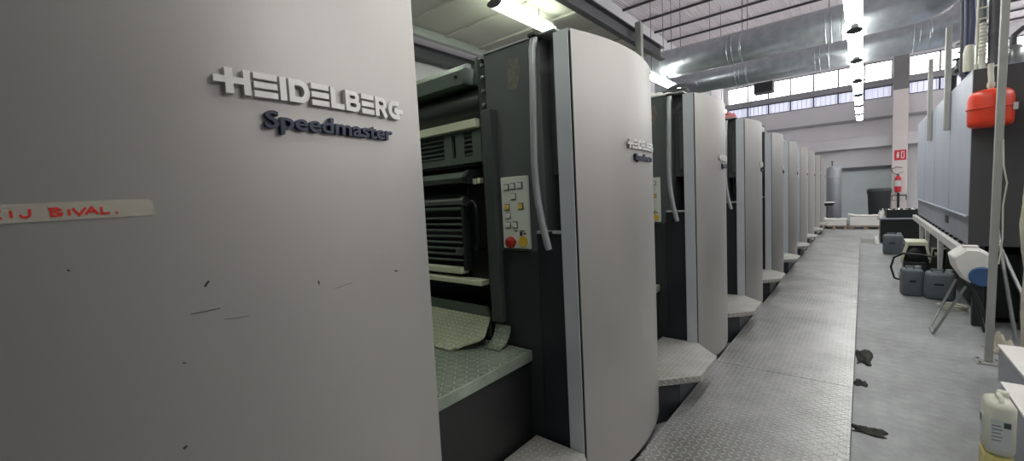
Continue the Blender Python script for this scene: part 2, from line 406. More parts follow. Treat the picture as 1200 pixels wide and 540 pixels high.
# low panelled ceiling on the left with its edge girder and column
lc = MB(); y = YF
while y < 6.5:
    y2 = min(y + .60, 6.52); lc.box(-4.10, -2.42, y + .008, y2 - .008, 3.60, 3.64)
    lc.box(-4.10, -2.42, y2 - .03, y2 + .03, 3.575, 3.60)
    y += .60
struct('ceiling_left', lc, 'ceilp')
struct('trim_%d' % kk, MB().box(-4.10, -2.42, YF, 6.52, 3.645, 3.70), 'wallg'); kk += 1
struct('trim_%d' % kk, MB().box(-4.18, -4.10, YF, 6.52, 3.50, 3.66), 'lightgrey', 0.006); kk += 1
struct('trim_%d' % kk, MB().box(-4.58, -4.46, YF, 6.52, 3.38, 3.56), 'girder', 0.006); kk += 1
g = MB(); g.box(-2.419, -2.40, YF, 6.62, 3.49, 3.645).box(-2.419, -2.34, YF, 6.62, 3.475, 3.489).box(-2.419, -2.34, YF, 6.62, 3.646, 3.66)
struct('trim_%d' % kk, g, 'girder'); kk += 1
struct('trim_%d' % kk, MB().box(-2.335, -2.255, 5.52, 5.60, 2.26, 3.72), 'post', 0.006); kk += 1
# white pillar on the back wall, grey from about sill height up
pl = struct('pillar', MB().box(0.75, 1.13, YB - .55, YB - .36, 0, 4.45), 'pillar', 0.01)
MB().box(0.75, 1.13, YB - .55, YB - .36, 4.452, ZR - .1).build('pillar_head', 'pillarg', pl, bevel=.01)

# ================================================================== LAMPS
def lamp(x, y, z, L, label, group='fluorescent ceiling lamps over the aisle', name='ceiling_light', mt='tube'):
    t = thing(name, (x, y, z), label, 'ceiling light', group)
    MB().prism_y([(-.04, .031), (-.035, .075), (.035, .075), (.04, .031)], 0, L).build('lamp_tray', 'fixture', t)
    d = MB(); d.prism_y([(.08 * math.cos(2 * PI * k / 20), -.002 + .032 * math.sin(2 * PI * k / 20)) for k in range(20)], .03, L - .03)
    d.build('diffuser', mt, t)
    for y0_, y1_ in ((-.005, .029), (L - .029, L + .005)): MB().prism_y([(.083 * math.cos(2 * PI * k / 20), -.002 + .035 * math.sin(2 * PI * k / 20)) for k in range(20)], y0_, y1_).build('end_cap', 'girder', t)
    s = MB()
    for yy in (.25, L - .25): s.tube([(0, yy, .06), (0, yy, 3.60 - z if x < -2.5 and y < 6 else ZR - z)], .005, 6)
    s.build('suspension_rod', 'girder', t)
    return t
P = 1.83
names = ['first', 'second', 'third', 'fourth', 'fifth', 'sixth', 'seventh', 'eighth', 'ninth', 'tenth', 'eleventh', 'twelfth']
vis = 0
for k in range(-3, 7):
    y = 5.33 + P * k
    if k < 0: lab = 'fluorescent lamp above the walkway, %s out of view counting back from the brightest' % {-3: 'third', -2: 'second', -1: 'first'}[k]
    else:
        vis += 1
        lab = ['brightest fluorescent lamp above the walkway, cut by the top of the photo', 'fluorescent lamp above the walkway under the front ventilation duct', 'fluorescent lamp above the walkway just behind the two ducts'][vis - 1] if vis < 4 else 'white fluorescent lamp above the walkway, %s of its row from the front' % names[vis - 1]
    lamp(-.105, y + .06, 3.43, 1.40, lab)
lamp(-2.82, 3.26, 3.43, 1.02, 'fluorescent lamp under the low panelled ceiling above the second printing unit', 'fluorescent lamps over the press', mt='tubeg')
lamp(-2.78, 6.98, 3.43, 1.5, 'fluorescent lamp glowing above the third printing unit, under the duct', 'fluorescent lamps over the press')
lamp(-2.81, -2.6, 3.43, 1.5, 'added fluorescent lamp under the low ceiling just behind the nearest printing unit', 'fluorescent lamps over the press', mt='tubeg')  # added out of view to brighten the faces turned to the camera
lamp(-2.81, -.40, 3.43, 1.02, 'fluorescent lamp under the low ceiling above the nearest printing unit', 'fluorescent lamps over the press', mt='tubeg')
lamp(-2.81, 1.43, 3.43, 1.02, 'fluorescent lamp under the low ceiling above the first platform gap', 'fluorescent lamps over the press', mt='tubeg')
for yy in (10.6, 14.2):
    lamp(-2.78, yy, 3.43, 1.5, 'fluorescent lamp over the far press units', 'fluorescent lamps over the press')
for k in range(2, 7):
    lamp(3.6, -5.5 + 3.66 * k, 3.9, 1.5, 'added fluorescent lamp over the right-hand bay', 'added fluorescent lamps over the right bay')  # lamps added so the covers catch light from the right

# ================================================================== DUCTS
def duct(yc, zc, r, xa, xb, label):
    t = thing('ventilation_duct', (xa, yc, zc), label, 'air duct', 'ventilation ducts under the roof')
    L = xb - xa; Rb = .50; pts = [(0, 0, 0), (L, 0, 0)]
    for q in range(1, 9):
        a = PI / 2 * q / 8; pts.append((L + Rb * math.sin(a), 0, Rb * (1 - math.cos(a))))
    pts.append((L + Rb, 0, ZR - zc - .12))
    MB().tube(pts, r, 40).build('duct_sheet', 'galv', t)
    x = .30
    while x < L:
        for dx in (0, .07):
            MB().lathe([(r + .0005, x + dx), (r + .010, x + dx + .003), (r + .010, x + dx + .009), (r + .0005, x + dx + .012)], (0, 0, 0), 40, 'x').build('seam_flange', 'galv', t)
        h = MB(); h.tube([(x + .2, -.0, r), (x + .2, 0, ZR - zc)], .006, 6); h.build('hanger_rod', 'girder', t)
        MB().lathe([(r + .0005, x + .185), (r + .005, x + .187), (r + .005, x + .213), (r + .0005, x + .215)], (0, 0, 0), 40, 'x').build('hanger_strap', 'galv', t)
        x += 1.30
    return t
duct(8.0, 3.79, .245, -3.35, 0.45, 'front round galvanised air duct crossing under the corrugated roof')
duct(9.76, 3.785, .245, -3.60, 0.85, 'rear round galvanised air duct crossing just behind the front duct')
t = thing('unit_heater', (-2.96, 17.0, 4.66), 'dark unit heater hanging in front of the far window band', 'heater')
MB().box(0, .58, 0, .4, 0, .36).build('heater_body', 'girder', t, bevel=.02)
lv = MB()
for k in range(6): lv.box(.04, .54, -.012, -.001, .04 + k * .05, .07 + k * .05)
lv.build('louvre', 'black', t)
for x in (.1, .48): MB().tube([(x, .2, .36), (x, .2, ZR - 4.66)], .008, 6).build('hanger_rod', 'girder', t)
# ================================================================== PRESS
YU0, PITCH = 1.614, 1.7386
def yu(n): return YU0 + PITCH * (n - 1)
ORD = ['nearest', 'second', 'third', 'fourth', 'fifth', 'sixth', 'seventh', 'eighth', 'ninth', 'tenth']
ZT = 2.214

def make_unit():
    X = 1.0                                              # local x = world x + 1.0
    t = thing('printing_unit', (-1.0, yu(1), 0), '', 'printing unit', 'printing units in the press row')
    # curved outer cover and its upright frame edge
    N = 28
    outer = [(arc_x(.006 + (.9 - .006) * k / N), .006 + (.9 - .006) * k / N) for k in range(N + 1)]
    cov = MB(); inner = [(-.055, .9), (-.055, .006)]
    poly = outer + inner
    n = len(poly); vs = [(x, y, .12) for x, y in poly] + [(x, y, ZT) for x, y in poly]
    cov.add(vs, [(i, i + 1, n + i + 1, n + i) for i in range(N)], True)
    cov.add(vs, [(i, (i + 1) % n, n + (i + 1) % n, n + i) for i in range(N, n)])
    cov.add(vs, [tuple(range(n))[::-1], tuple(range(n, 2 * n))])
    cover = cov.build('side_cover', 'cover', t)
    MB().prism([(.0185, -.004), (.0185, .0015), (-.0575, .0015), (-.0575, -.004)], .118, ZT + .002).build('cover_edge', 'coverframe', t, bevel=.001)
    MB().prism([(.0235, .0018), (.0235, .0058), (-.05, .0058), (-.05, .0018)], .13, ZT - .01).build('edge_gap_shade', 'black', t)  # black strip painted as the shade in the gap beside the cover
    # lettering
    q, W = maker_logo()
    quads_on_cover(q, W, .383, .818, 1.719, .046, .012).build('maker_lettering', 'logo', cover)
    text_on('Speedmaster', 'blue', 'model_lettering', cover,
            lambda a, b, d: arc_pt(.462 + .312 * a, 1.663 + .034 * b, .0065 + .006 * d), 0.02, 0.04, .1)
    # side frame: stands behind the cover, faces the camera
    s = MB()
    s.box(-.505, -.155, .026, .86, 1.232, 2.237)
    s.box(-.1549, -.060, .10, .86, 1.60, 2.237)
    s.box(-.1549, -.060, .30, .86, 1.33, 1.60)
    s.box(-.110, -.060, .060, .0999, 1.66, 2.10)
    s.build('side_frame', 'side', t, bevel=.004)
    MB().box(-.505, -.155, .026, .86, .02, 1.231).build('shaded_lower_frame', 'sideshade', t, bevel=.002)  # same frame below the panel, its shade put into a darker paint
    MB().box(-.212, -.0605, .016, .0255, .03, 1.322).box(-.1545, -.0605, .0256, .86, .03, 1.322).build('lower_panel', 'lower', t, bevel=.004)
    MB().box(-.205, -.0605, .008, .0255, 1.323, 1.338).build('panel_ledge', 'lightgrey', t, bevel=.002)
    MB().box(-.51, -.0605, .02, .87, 2.238, 2.246).build('top_plate', 'lightgrey', t)
    MB().add([(-.345, .0245, 2.18), (-.275, .0245, 2.17), (-.268, .0245, 2.10), (-.30, .0245, 2.02), (-.352, .0245, 2.04), (-.345, .0258, 2.18), (-.275, .0258, 2.17), (-.268, .0258, 2.10), (-.30, .0258, 2.02), (-.352, .0258, 2.04)], [(0, 1, 2, 3, 4), (9, 8, 7, 6, 5), (0, 5, 6, 1), (1, 6, 7, 2), (2, 7, 8, 3), (3, 8, 9, 4), (4, 9, 5, 0)]).build('worn_patch', 'patch', t)
    # long bent grab handle
    hp = [(-.148, -.02, 2.215), (-.148, -.038, 2.16), (-.150, -.045, 1.95), (-.154, -.048, 1.78), (-.156, -.05, 1.66), (-.153, -.05, 1.56), (-.144, -.05, 1.47), (-.128, -.048, 1.37), (-.108, -.045, 1.28), (-.102, -.044, 1.255)]
    MB().tube(hp, [.017] * 9 + [.015], 14).build('grab_handle', 'handle', t)
    MB().box(-.168, -.128, -.045, .0255, 2.216, 2.232).build('handle_bracket', 'black', t, bevel=.003)
    MB().box(-.128, -.112, -.045, .007, 1.325, 1.337).build('handle_bracket', 'black', t, bevel=.003)
    # raised guard bar at the left edge of the side frame
    MB().box(-.512, -.442, -.015, .0255, .85, 1.955).build('guard_bar', 'guard', t, bevel=.006)
    # control panel
    pan = MB().box(-.422, -.250, .010, .0255, 1.246, 1.606).build('control_panel', 'panelw', t, bevel=.004)
    def btn(x, z, mt, w=.026, h=.026, nm='push_button'):
        x += .050
        MB().box(x - w / 2 - .003, x + w / 2 + .003, .0075, .0095, z - h / 2 - .003, z + h / 2 + .003).build('button_rim', 'ink', pan)
        MB().box(x - w / 2, x + w / 2, .002, .0074, z - h / 2, z + h / 2).build(nm, mt, pan, bevel=.002)
    for x, z, mt in ((-.432, 1.555, 'panelw'), (-.392, 1.558, 'btnw'), (-.346, 1.560, 'btnw'), (-.390, 1.507, 'btnw'), (-.434, 1.455, 'btny'), (-.346, 1.458, 'btny'), (-.430, 1.412, 'btnw'), (-.432, 1.365, 'panelw'), (-.388, 1.366, 'panelw')):
        btn(x, z, mt)
    MB().box(-.345, -.325, .008, .0098, 1.333, 1.337).box(-.31, -.28, .008, .0098, 1.333, 1.337).box(-.31, -.295, .008, .0098, 1.312, 1.330).box(-.288, -.272, .008, .0098, 1.318, 1.326).build('button_legend', 'ink', pan)
    MB().lathe([(.026, .0095), (.026, .004)], (-.290, 0, 1.283), 20, 'y').build('yellow_collar', 'yellow', pan)
    MB().lathe([(.012, .0095), (.012, -.012), (.027, -.014), (.030, -.022), (.026, -.034), (.012, -.038)], (-.348, 0, 1.280), 20, 'y').build('emergency_stop', 'red', pan)
    # plinth under cover and frame
    MB().box(-.50, -.06, .03, .88, .0, .019).box(-.03, .008, .05, .86, .0, .118).build('plinth', 'black', t)
    # open front of the press between the side frames
    XL_ = -2.5
    MB().box(XL_, -.507, .36, .895, .05, 2.12).build('press_body', 'dark', t)
    b = MB().prism_x([(.0, 2.12), (.0, 2.195), (.02, 2.21), (.16, 2.21), (.16, 2.12)], XL_, -.64)
    b.build('top_guard', 'green', t, bevel=.003)
    MB().prism_x([(.02, 2.211), (.10, 2.26), (.13, 2.26), (.13, 2.211)], XL_, -.70).build('guard_lip', 'green', t)
    bl = MB()
    for xx in (-.69, -1.05, -1.30, -1.6): bl.lathe([(.009, 0), (.009, -.008), (.004, -.010)], (xx, 0, 2.165), 8, 'y')
    bl.build('guard_bolt', 'black', t)
    MB().lathe([(.092, XL_), (.092, -.58)], (0, .14, 2.025), 28, 'x').build('upper_cylinder', 'roller', t)
    MB().box(XL_, -.572, .01, .12, 1.885, 1.931).build('cream_rail', 'cream', t, bevel=.004)
    lv = MB(); ya, yb = .045, .06; z0, z1 = 1.705, 1.884
    ops = [(-2.30, -1.92), (-1.46, -.872), (-.805, -.775), (-.705, -.642)]
    xs = XL_
    for a, c in ops:
        lv.box(xs, a, ya, yb, z0, z1); lv.box(a, c, ya, yb, z0, 1.742); lv.box(a, c, ya, yb, 1.874, z1); xs = c
    lv.box(xs, -.575, ya, yb, z0, z1)
    lp = lv.build('louvred_panel', 'green', t)
    for a, c in (ops[0], ops[1], ops[3]):
        sl = MB()
        for k in range(5):
            z = 1.755 + k * .0255; sl.prism_x([(ya - .004, z - .006), (ya - .004, z - .003), (yb + .012, z + .013), (yb + .012, z + .010)], a, c)
        sl.build('louvre_slat', 'green', lp)
    MB().box(XL_, -.63, .061, .30, 1.69, 1.70).build('inner_shelf', 'dark', t)
    MB().prism_x([(-.015, 1.600), (-.03, 1.625), (.0, 1.655), (.09, 1.655), (.09, 1.600)], XL_, -.665).build('roller_guard', 'green', t, bevel=.003)
    MB().prism_x([(-.02, 1.59), (-.035, 1.625), (.0, 1.665), (.10, 1.665), (.10, 1.59)], -.664, -.635).build('guard_end', 'dark', t, bevel=.003)
    MB().box(-.632, -.605, .02, .05, 1.585, 1.615).box(-.600, -.575, .02, .05, 1.588, 1.618).build('white_clip', 'cream', t, bevel=.003)
    MB().lathe([(.13, XL_), (.13, -.70)], (0, .24, 1.50), 28, 'x').build('ink_roller', 'roller', t)
    MB().lathe([(.020, XL_), (.020, -.74)], (0, .045, 1.498), 14, 'x').lathe([(.028, -.74), (.028, -.715)], (0, .045, 1.498), 14, 'x').build('guide_bar', 'steel', t)
    MB().lathe([(.010, XL_), (.010, -.74)], (0, .045, 1.455), 10, 'x').build('guide_bar', 'green', t)
    MB().lathe([(.15, XL_), (.15, -.70)], (0, .28, 1.24), 28, 'x').build('blanket_cylinder', 'black', t)
    fg = MB()
    for k in range(8): fg.lathe([(.0075, XL_), (.0075, -.752)], (0, .05 + .004 * k, 1.400 - k * .036), 8, 'x')
    for xx in (-2.2, -1.7, -1.2): fg.box(xx, xx + .012, .055, .07, 1.11, 1.44)
    fg.build('finger_guard', 'green', t)
    MB().box(-.752, -.730, .03, .14, 1.10, 1.53).build('guard_bracket', 'dark', t, bevel=.004)
    ep = MB().box(-.728, -.515, .07, .30, 1.02, 1.585).build('bearing_block', 'black', t, bevel=.006)
    MB().tube([(-.69, .07, 1.47), (-.69, .03, 1.47), (-.66, .02, 1.49), (-.63, .02, 1.49), (-.61, .02, 1.45), (-.61, .02, 1.27), (-.63, .02, 1.23), (-.63, .07, 1.23)], .012, 10).build('block_handle', 'black', ep)
    MB().box(-.775, -.735, -.005, .029, 1.20, 1.235).build('guard_latch', 'steel', t, bevel=.003)
    MB().box(XL_, -.760, .02, .08, 1.080, 1.112).build('cream_rail', 'cream', t, bevel=.003)
    MB().box(XL_, -.590, .0, .07, 1.030, 1.057).build('cream_rail', 'cream', t, bevel=.003)
    MB().box(XL_, -.507, .20, .355, .74, 1.019).build('apron', 'black', t)
    MB().box(-2.62, XL_ - .001, .0, .89, .02, 2.2).build('far_side_frame', 'side', t, bevel=.01)
    # bolted upright beside the side frame
    up = MB().box(-.560, -.528, .03, .055, 1.0, 2.23).box(-.527, -.508, .028, .05, .74, 2.2).build('edge_upright', 'dark', t, bevel=.003)
    sc = MB()
    for k, z in enumerate((2.19, 2.13, 2.06, 1.99, 1.93, 1.86, 1.80, 1.70)): sc.lathe([(.010, .0275), (.010, .018), (.006, .014)], (-.517, 0, z), 8, 'y')
    sc.build('bolt', 'steel', up)
    MB().prism_y([(-.63, 2.12), (-.60, 2.255), (-.575, 2.255), (-.565, 2.12)], .06, .075).build('end_bracket', 'green', t)
    return t

proto = make_unit()
UN = [
    'nearest printing unit, its grey cover filling the left foreground with a taped note',
    'second printing unit, its tall curved cover and red-knob control panel in full view',
    'third printing unit, next behind the one showing the red-knob panel',
    'fourth printing unit, with a pinkish red cloth lying on its top',
    'fifth printing unit, with a small grey box on its top',
    'sixth printing unit along the row of grey curved covers',
    'seventh printing unit along the row of grey curved covers',
    'eighth printing unit along the row of grey curved covers',
    'ninth printing unit, the last but one of the press row',
    'tenth printing unit, last of the press row beside the grey tank']
units = []
for n in range(10):
    u = proto if n == 1 else dup(proto)
    u.location = (-1.0, yu(n), 0); u['label'] = UN[n]; units.append(u)
# marks on the nearest cover (its own scuffs)
c0 = [c for c in units[0].children if c.name.startswith('side_cover')][0]
def scuff(pts, w):
    mb = MB()
    for qd in ribbon(pts, w):
        vs = [arc_pt(p.x, p.y, .0002) for p in qd] + [arc_pt(p.x, p.y, .0007) for p in qd]
        mb.add(vs, [(3, 2, 1, 0), (4, 5, 6, 7), (0, 1, 5, 4), (1, 2, 6, 5), (2, 3, 7, 6), (3, 0, 4, 7)])
    mb.build('scuff_mark', 'ink', c0)
scuff([(.3404, 1.3695), (.344, 1.375), (.3476, 1.3791)], .0035)
scuff([(.3168, 1.3249), (.338, 1.3252), (.36, 1.3259)], .0013)
scuff([(.3647, 1.3038), (.3848, 1.3012), (.4048, 1.3004)], .0008)
scuff([(.5441, 1.3426), (.5454, 1.3348)], .003)
scuff([(.7567, 1.3275), (.7686, 1.3241)], .003)
scuff([(.2975, 1.2424), (.3025, 1.2410)], .002)
scuff([(.2853, 1.0903), (.2905, 1.0942)], .004)
scuff([(.1755, 1.4260), (.1785, 1.4240)], .002)
scuff([(.5801, 1.3181), (.603, 1.3200), (.6266, 1.3225)], .0007)

# strip of masking tape with red handwriting, stuck on the nearest cover
tp = MB(); N = 16
us = [.015 + (.283 - .015) * k / N for k in range(N + 1)]
vs = []
for k, u in enumerate(us):
    zt = 1.5275 + .003 * (k / N) + random.uniform(-.0003, .0003); zb = 1.500 + .003 * (k / N)
    if k == N: zt -= .001
    for z, d in ((zb, .0002), (zt, .0002), (zt, .0010), (zb, .0010)): vs.append(arc_pt(u, z, d) - Vector((arc_x(.15), .15, 1.5)))
tp.add(vs, [(i * 4 + k, i * 4 + (k + 1) % 4, i * 4 + 4 + (k + 1) % 4, i * 4 + 4 + k) for i in range(N) for k in range(4)])
tp.add(vs[:4], [(0, 1, 2, 3)]); tp.add(vs[-4:], [(3, 2, 1, 0)])
tape_loc = Vector((-1.0 + arc_x(.15), yu(0) + .15, 1.5))
tape = tag(tp.build('tape_strip', 'tape', None, tape_loc), 'strip of pale masking tape with red handwriting stuck on the nearest grey cover', 'tape')
def strokes(defs):
    """hand-lettered strokes, u from 0 to 1 across the word in tape metres"""
    mb = MB()
    for pts in defs:
        for qd in ribbon(pts, .0030):
            vs = [arc_pt(p.x, p.y, .0011) - Vector((arc_x(.15), .15, 1.5)) for p in qd] + [arc_pt(p.x, p.y, .0016) - Vector((arc_x(.15), .15, 1.5)) for p in qd]
            mb.add(vs, [(3, 2, 1, 0), (4, 5, 6, 7), (0, 1, 5, 4), (1, 2, 6, 5), (2, 3, 7, 6), (3, 0, 4, 7)])
    return mb
zb, h = 1.5085, .0125
def G(u0, w, pts): return [(u0 + w * a, zb + h * b) for a, b in pts]
D = []
D.append(G(.108, .012, [(1, .82), (.4, .95), (.05, .75), (.0, .35), (.3, .02), (1, .05)]))             # C
D.append(G(.1275, .003, [(.4, .85), (.5, 0)]))                                                         # I
D.append(G(.137, .011, [(.9, .95), (.85, .2), (.55, -.02), (.15, .08), (.0, .35)]))                    # J
D.append(G(.166, .014, [(.1, .9), (.15, 0)])); D.append(G(.165, .014, [(.0, .9), (.6, .95), (.85, .74), (.3, .52), (.95, .32), (.9, .08), (.1, .0)]))  # B
D.append(G(.184, .004, [(.5, .75), (.5, 0)]))                                                          # I
D.append(G(.190, .014, [(0, .85), (.45, .0), (1, .9)]))                                                # V
D.append(G(.203, .014, [(0, 0), (.5, .9), (1, .0)])); D.append(G(.203, .014, [(.2, .35), (.8, .38)]))   # A
D.append(G(.220, .010, [(.1, .9), (.1, .05), (1.0, .1)]))                                              # L
D.append(G(.2365, .003, [(0, .08), (1, .10)]))                                                         # .
strokes(D).build('handwriting', 'marker', tape)

# ------------------------------------------------------------------ platforms, aprons and octagonal steps between the units
for n in range(9):
    ya, yb = yu(n) + .905, yu(n + 1) + .0
    L = yb - ya
    who = ['first and second', 'second and third', 'third and fourth', 'fourth and fifth', 'fifth and sixth', 'sixth and seventh', 'seventh and eighth', 'eighth and ninth', 'ninth and last'][n]
    if n == 0:
        t = thing('tread_platform', (-1.27, ya, 0), '', 'platform', 'tread-plate platforms between the printing units')
        MB().box(-2.2, 0, 0, L + .012, .678, .733).build('platform_deck', 'treadg', t, bevel=.004)
        MB().box(-2.2, -.012, .01, L + .0, .02, .677).build('platform_riser', 'riser', t, bevel=.004)
        a = MB()
        poly = [(-1.4, .596), (-.345, .596), (-.235, .70), (-.222, .735), (-.30, .872), (-1.4, .872)]
        def hz(y): return .736 + .105 * (y - .596) / .276
        vs = [(x, y, hz(y)) for x, y in poly] + [(x, y, hz(y) + .010) for x, y in poly]
        m = len(poly)
        a.add(vs, [tuple(range(m))[::-1], tuple(range(m, 2 * m))] + [(i, (i + 1) % m, m + (i + 1) % m, m + i) for i in range(m)])
        a.build('sloping_tread', 'treadc', t)
        MB().prism_y([(-1.4, .735), (-.31, .735), (-.31, .86), (-.335, .905), (-1.4, .905)], .874, .894).build('kick_plate', 'green', t, bevel=.003)
        cv = []
        for k in range(7):
            r = .10; aa = PI / 2 * k / 6
            cv.append((L + .005 - r + r * math.sin(aa), .736 + r - r * math.cos(aa)))
        cvp = [(y, z) for y, z in cv] + [(y - .006, z + .004) for y, z in cv[::-1]]
        MB().prism_x(cvp, -.232, -.13).build('curved_tread', 'treadg', t)
        plat = t
    else:
        t = dup(plat); t.location = (-1.27, ya, 0)
    t['label'] = 'chequer-plate platform in the gap between the %s printing units' % who
    if n == 0:
        st = thing('press_step', (-1.0, ya, 0), '', 'step', 'octagonal steps beside the walkway')
        poly = [(-.255, .0), (.010, .01), (.212, .225), (.212, .62), (.02, .835), (-.255, .835)]
        poly = [(-.255, .012), (.01, .012), (.212, .225), (.212, .615), (.02, .826), (-.255, .826)]
        MB().prism(poly, .262, .305).build('step_tread', 'tread2', st, bevel=.004)
        ins = [(-.255, .03), (-.01, .03), (.09, .20), (.09, .62), (.0, .80), (-.255, .80)]
        MB().prism(ins, .0, .261).build('step_riser', 'lower', st, bevel=.003)
        step = st
    else:
        st = dup(step); st.location = (-1.0, ya, 0)
    st['label'] = 'octagonal chequer-plate step between the %s printing units, by the walkway' % who
    
# chequer-plate walkway
t = thing('walkway', (-.47, -1.5, 0), 'long raised chequer-plate walkway running beside the press covers', 'walkway')
y = 0
while y < 15.2:
    y2 = min(y + 2.53, 15.2)
    MB().box(-.433, .430, y + .0015, y2 - .0015, .085, .10).build('walkway_plate', 'tread', t, bevel=.0015)
    y = y2
MB().box(.416, .428, 0, 15.2, .0, .084).box(-.433, -.42, 0, 15.2, .0, .084).box(-.41, .41, .0, .02, 0, .084).box(-.41, .41, 15.18, 15.2, 0, .084).build('walkway_frame', 'girder', t)

# clutter on the press tops
def crumple(name, mat, loc, sx, sy, sz, label, cat, seed=1, nx=14, ny=10, thick=.006, group=None):
    rnd = random.Random(seed); ph = [rnd.uniform(0, 6.28) for _ in range(8)]
    def hgt(a, b):
        e = max(0, 1 - (2 * a - 1) ** 4) * max(0, 1 - (2 * b - 1) ** 4)
        v = .45 + .22 * math.sin(7 * a + ph[0] + 2 * b) + .2 * math.sin(9 * b + ph[1] - 3 * a) + .16 * math.sin(17 * a + 13 * b + ph[2]) + .1 * math.sin(23 * b - 15 * a + ph[3])
        return max(0.02, v) * e
    vs = []
    for lay in (0, 1):
        for i in range(nx + 1):
            for j in range(ny + 1):
                a, b = i / nx, j / ny
                wob = 1 + .22 * math.sin(5 * a * 2 + ph[4]) * math.sin(6 * b + ph[5])
                x = (a - .5) * sx * (1 + .18 * math.sin(6 * b + ph[6])); y = (b - .5) * sy * (1 + .18 * math.sin(7 * a + ph[7]))
                z = hgt(a, b) * sz * wob
                vs.append((x, y, z + thick if lay else (z if e_in(a, b) else 0)))
    m = (nx + 1) * (ny + 1); fs = []
    for i in range(nx):
        for j in range(ny):
            a = i * (ny + 1) + j; q = (a, a + 1, a + ny + 2, a + ny + 1)
            fs.append(tuple(m + k for k in q)[::-1]); fs.append(q)
    bd = [i * (ny + 1) for i in range(nx + 1)] + [nx * (ny + 1) + j for j in range(1, ny + 1)] + [i * (ny + 1) + ny for i in range(nx - 1, -1, -1)] + [j for j in range(ny - 1, 0, -1)]
    for k in range(len(bd)):
        a, b = bd[k], bd[(k + 1) % len(bd)]; fs.append((a, b, m + b, m + a))
    mb = MB(); mb.add(vs, fs, True)
    return tag(mb.build(name, mat, None, loc), label, cat, group)
def e_in(a, b): return 0 < a < 1 and 0 < b < 1
crumple('red_cloth', 'redcloth', (-1.20, yu(3) + .12, 2.2465), .24, .18, .085, 'crumpled pinkish red cloth on top of the fourth printing unit', 'cloth', 3)
crumple('wiping_cloth', 'paper', (-1.30, yu(2) + .18, 2.2465), .30, .22, .06, 'pale crumpled cloth on top of the third printing unit', 'cloth', 5)
crumple('wiping_cloth', 'paper', (-1.16, yu(5) + .3, 2.2465), .16, .30, .07, 'pale crumpled cloth on top of the sixth printing unit', 'cloth', 8)
b = thing('junction_box', (-1.22, yu(4) + .12, 2.2465), 'small grey box standing on top of the fifth printing unit', 'box')
MB().box(-.11, .11, 0, .2, 0, .085).build('box_body', 'cabm', b, bevel=.004); MB().box(-.115, .115, -.005, .205, .086, .10).build('box_lid', 'cabd', b, bevel=.003)
hs = thing('air_hose', (-1.30, yu(2) + .05, 2.2465), 'coiled dark hose on top of the third printing unit beside its pale cloth', 'hose')
MB().tube([(-.12 + .09 * math.cos(k * .5) + .006 * k, .42 + .10 * math.sin(k * .5), .028 + .0028 * k) for k in range(40)], .018, 8).build('hose_coil', 'girder', hs)

# ================================================================== RIGHT SIDE
# tall sheet-metal cabinet on a white stand
t = thing('machine_cabinet', (.79, 6.0, 0), 'tall blue-grey sheet-metal cabinet standing on a white frame right of the aisle', 'cabinet')
MB().box(0, .42, .004, 5.15, 1.085, 2.49).build('cabinet_body', 'cab', t, bevel=.006)
MB().box(.004, .43, -.012, .003, .80, 2.485).build('end_panel', 'cabd', t, bevel=.004)
lo = MB().box(.018, .42, .004, 5.12, .80, 1.083).build('lower_panel', 'cabm', t, bevel=.004)
for y in (1.38,): MB().box(.012, .0175, y, y + .24, .915, 1.005).build('vent_slot', 'black', lo)
MB().box(-.012, .0, .05, 5.10, 1.075, 1.095).build('panel_ridge', 'cab', t, bevel=.003)
for y in (1.25, 2.6, 3.9): MB().box(-.0015, -.0002, y, y + .006, 1.10, 2.48).build('panel_seam', 'cabm', t)
MB().bar((-.03, -.05, .74), (-.03, 5.1, .74), .05, .09).build('stand_rail', 'white', t, bevel=.004)
for y in (1.55, 2.98, 3.8):
    MB().add([(-.055, y - .10, .694), (-.005, y - .10, .694), (-.005, y + .05, .694), (-.055, y + .05, .694), (-.04, y - .012, .0), (-.02, y - .012, .0), (-.02, y + .012, .0), (-.04, y + .012, .0)],
             [(0, 1, 2, 3), (7, 6, 5, 4), (0, 4, 5, 1), (1, 5, 6, 2), (2, 6, 7, 3), (3, 7, 4, 0)]).build('stand_leg', 'white', t)
for y in [.15 + .32 * k for k in range(15)]: MB().box(-.004, .03, y, y + .12, .76, .799).build('stand_bracket', 'black', t)
for x, y in ((.05, .02), (.36, .02), (.05, 4.9), (.36, 4.9)): MB().box(x, x + .07, y, y + .07, 0, .799).build('leg', 'binp', t, bevel=.004)
for y in (1.28, 3.02): MB().box(-.055, -.004, y - .025, y + .055, 2.04, 3.24).build('side_post', 'post', t, bevel=.004)
MB().box(.16, .42, .25, 4.85, .05, .70).build('drip_tray', 'dark', t, bevel=.01)

# pipework standing on the cabinet top
pw = thing('exhaust_pipe', (.945, 6.12, 2.495), 'grey exhaust pipe rising from the cabinet top just left of the post', 'pipe')
MB().lathe([(.050, .021), (.050, .05), (.046, .055), (.046, .30), (.049, .31), (.049, .33), (.046, .34), (.046, 3.4)], (0, 0, 0), 24).build('pipe_shaft', 'girder', pw)
MB().lathe([(.051, 0), (.051, .02)], (0, 0, 0), 24).build('pipe_flange', 'creamhose', pw)
hz = thing('ribbed_hose', (.862, 6.10, 2.495), 'cream ribbed hose rising from the cabinet top beside the grey exhaust pipe', 'hose')
pr = [(.024, 0), (.024, .12)]
z = .13
while z < .42:
    pr += [(.024, z), (.030, z + .008), (.030, z + .020), (.024, z + .028)]; z += .034
MB().lathe(pr, (0, 0, 0), 18).build('hose_body', 'creamhose', hz)
MB().tube([(0, 0, z), (.0, .0, z + .1), (-.01, .03, z + .8), (.0, .05, 3.4)], .022, 12).build('upper_hose', 'side', hz)
MB().tube([(-.035, .0, .0), (-.035, .0, .5), (-.022, .0, 1.2), (-.02, .0, 3.4)], .010, 10).build('thin_pipe', 'creamhose', hz)
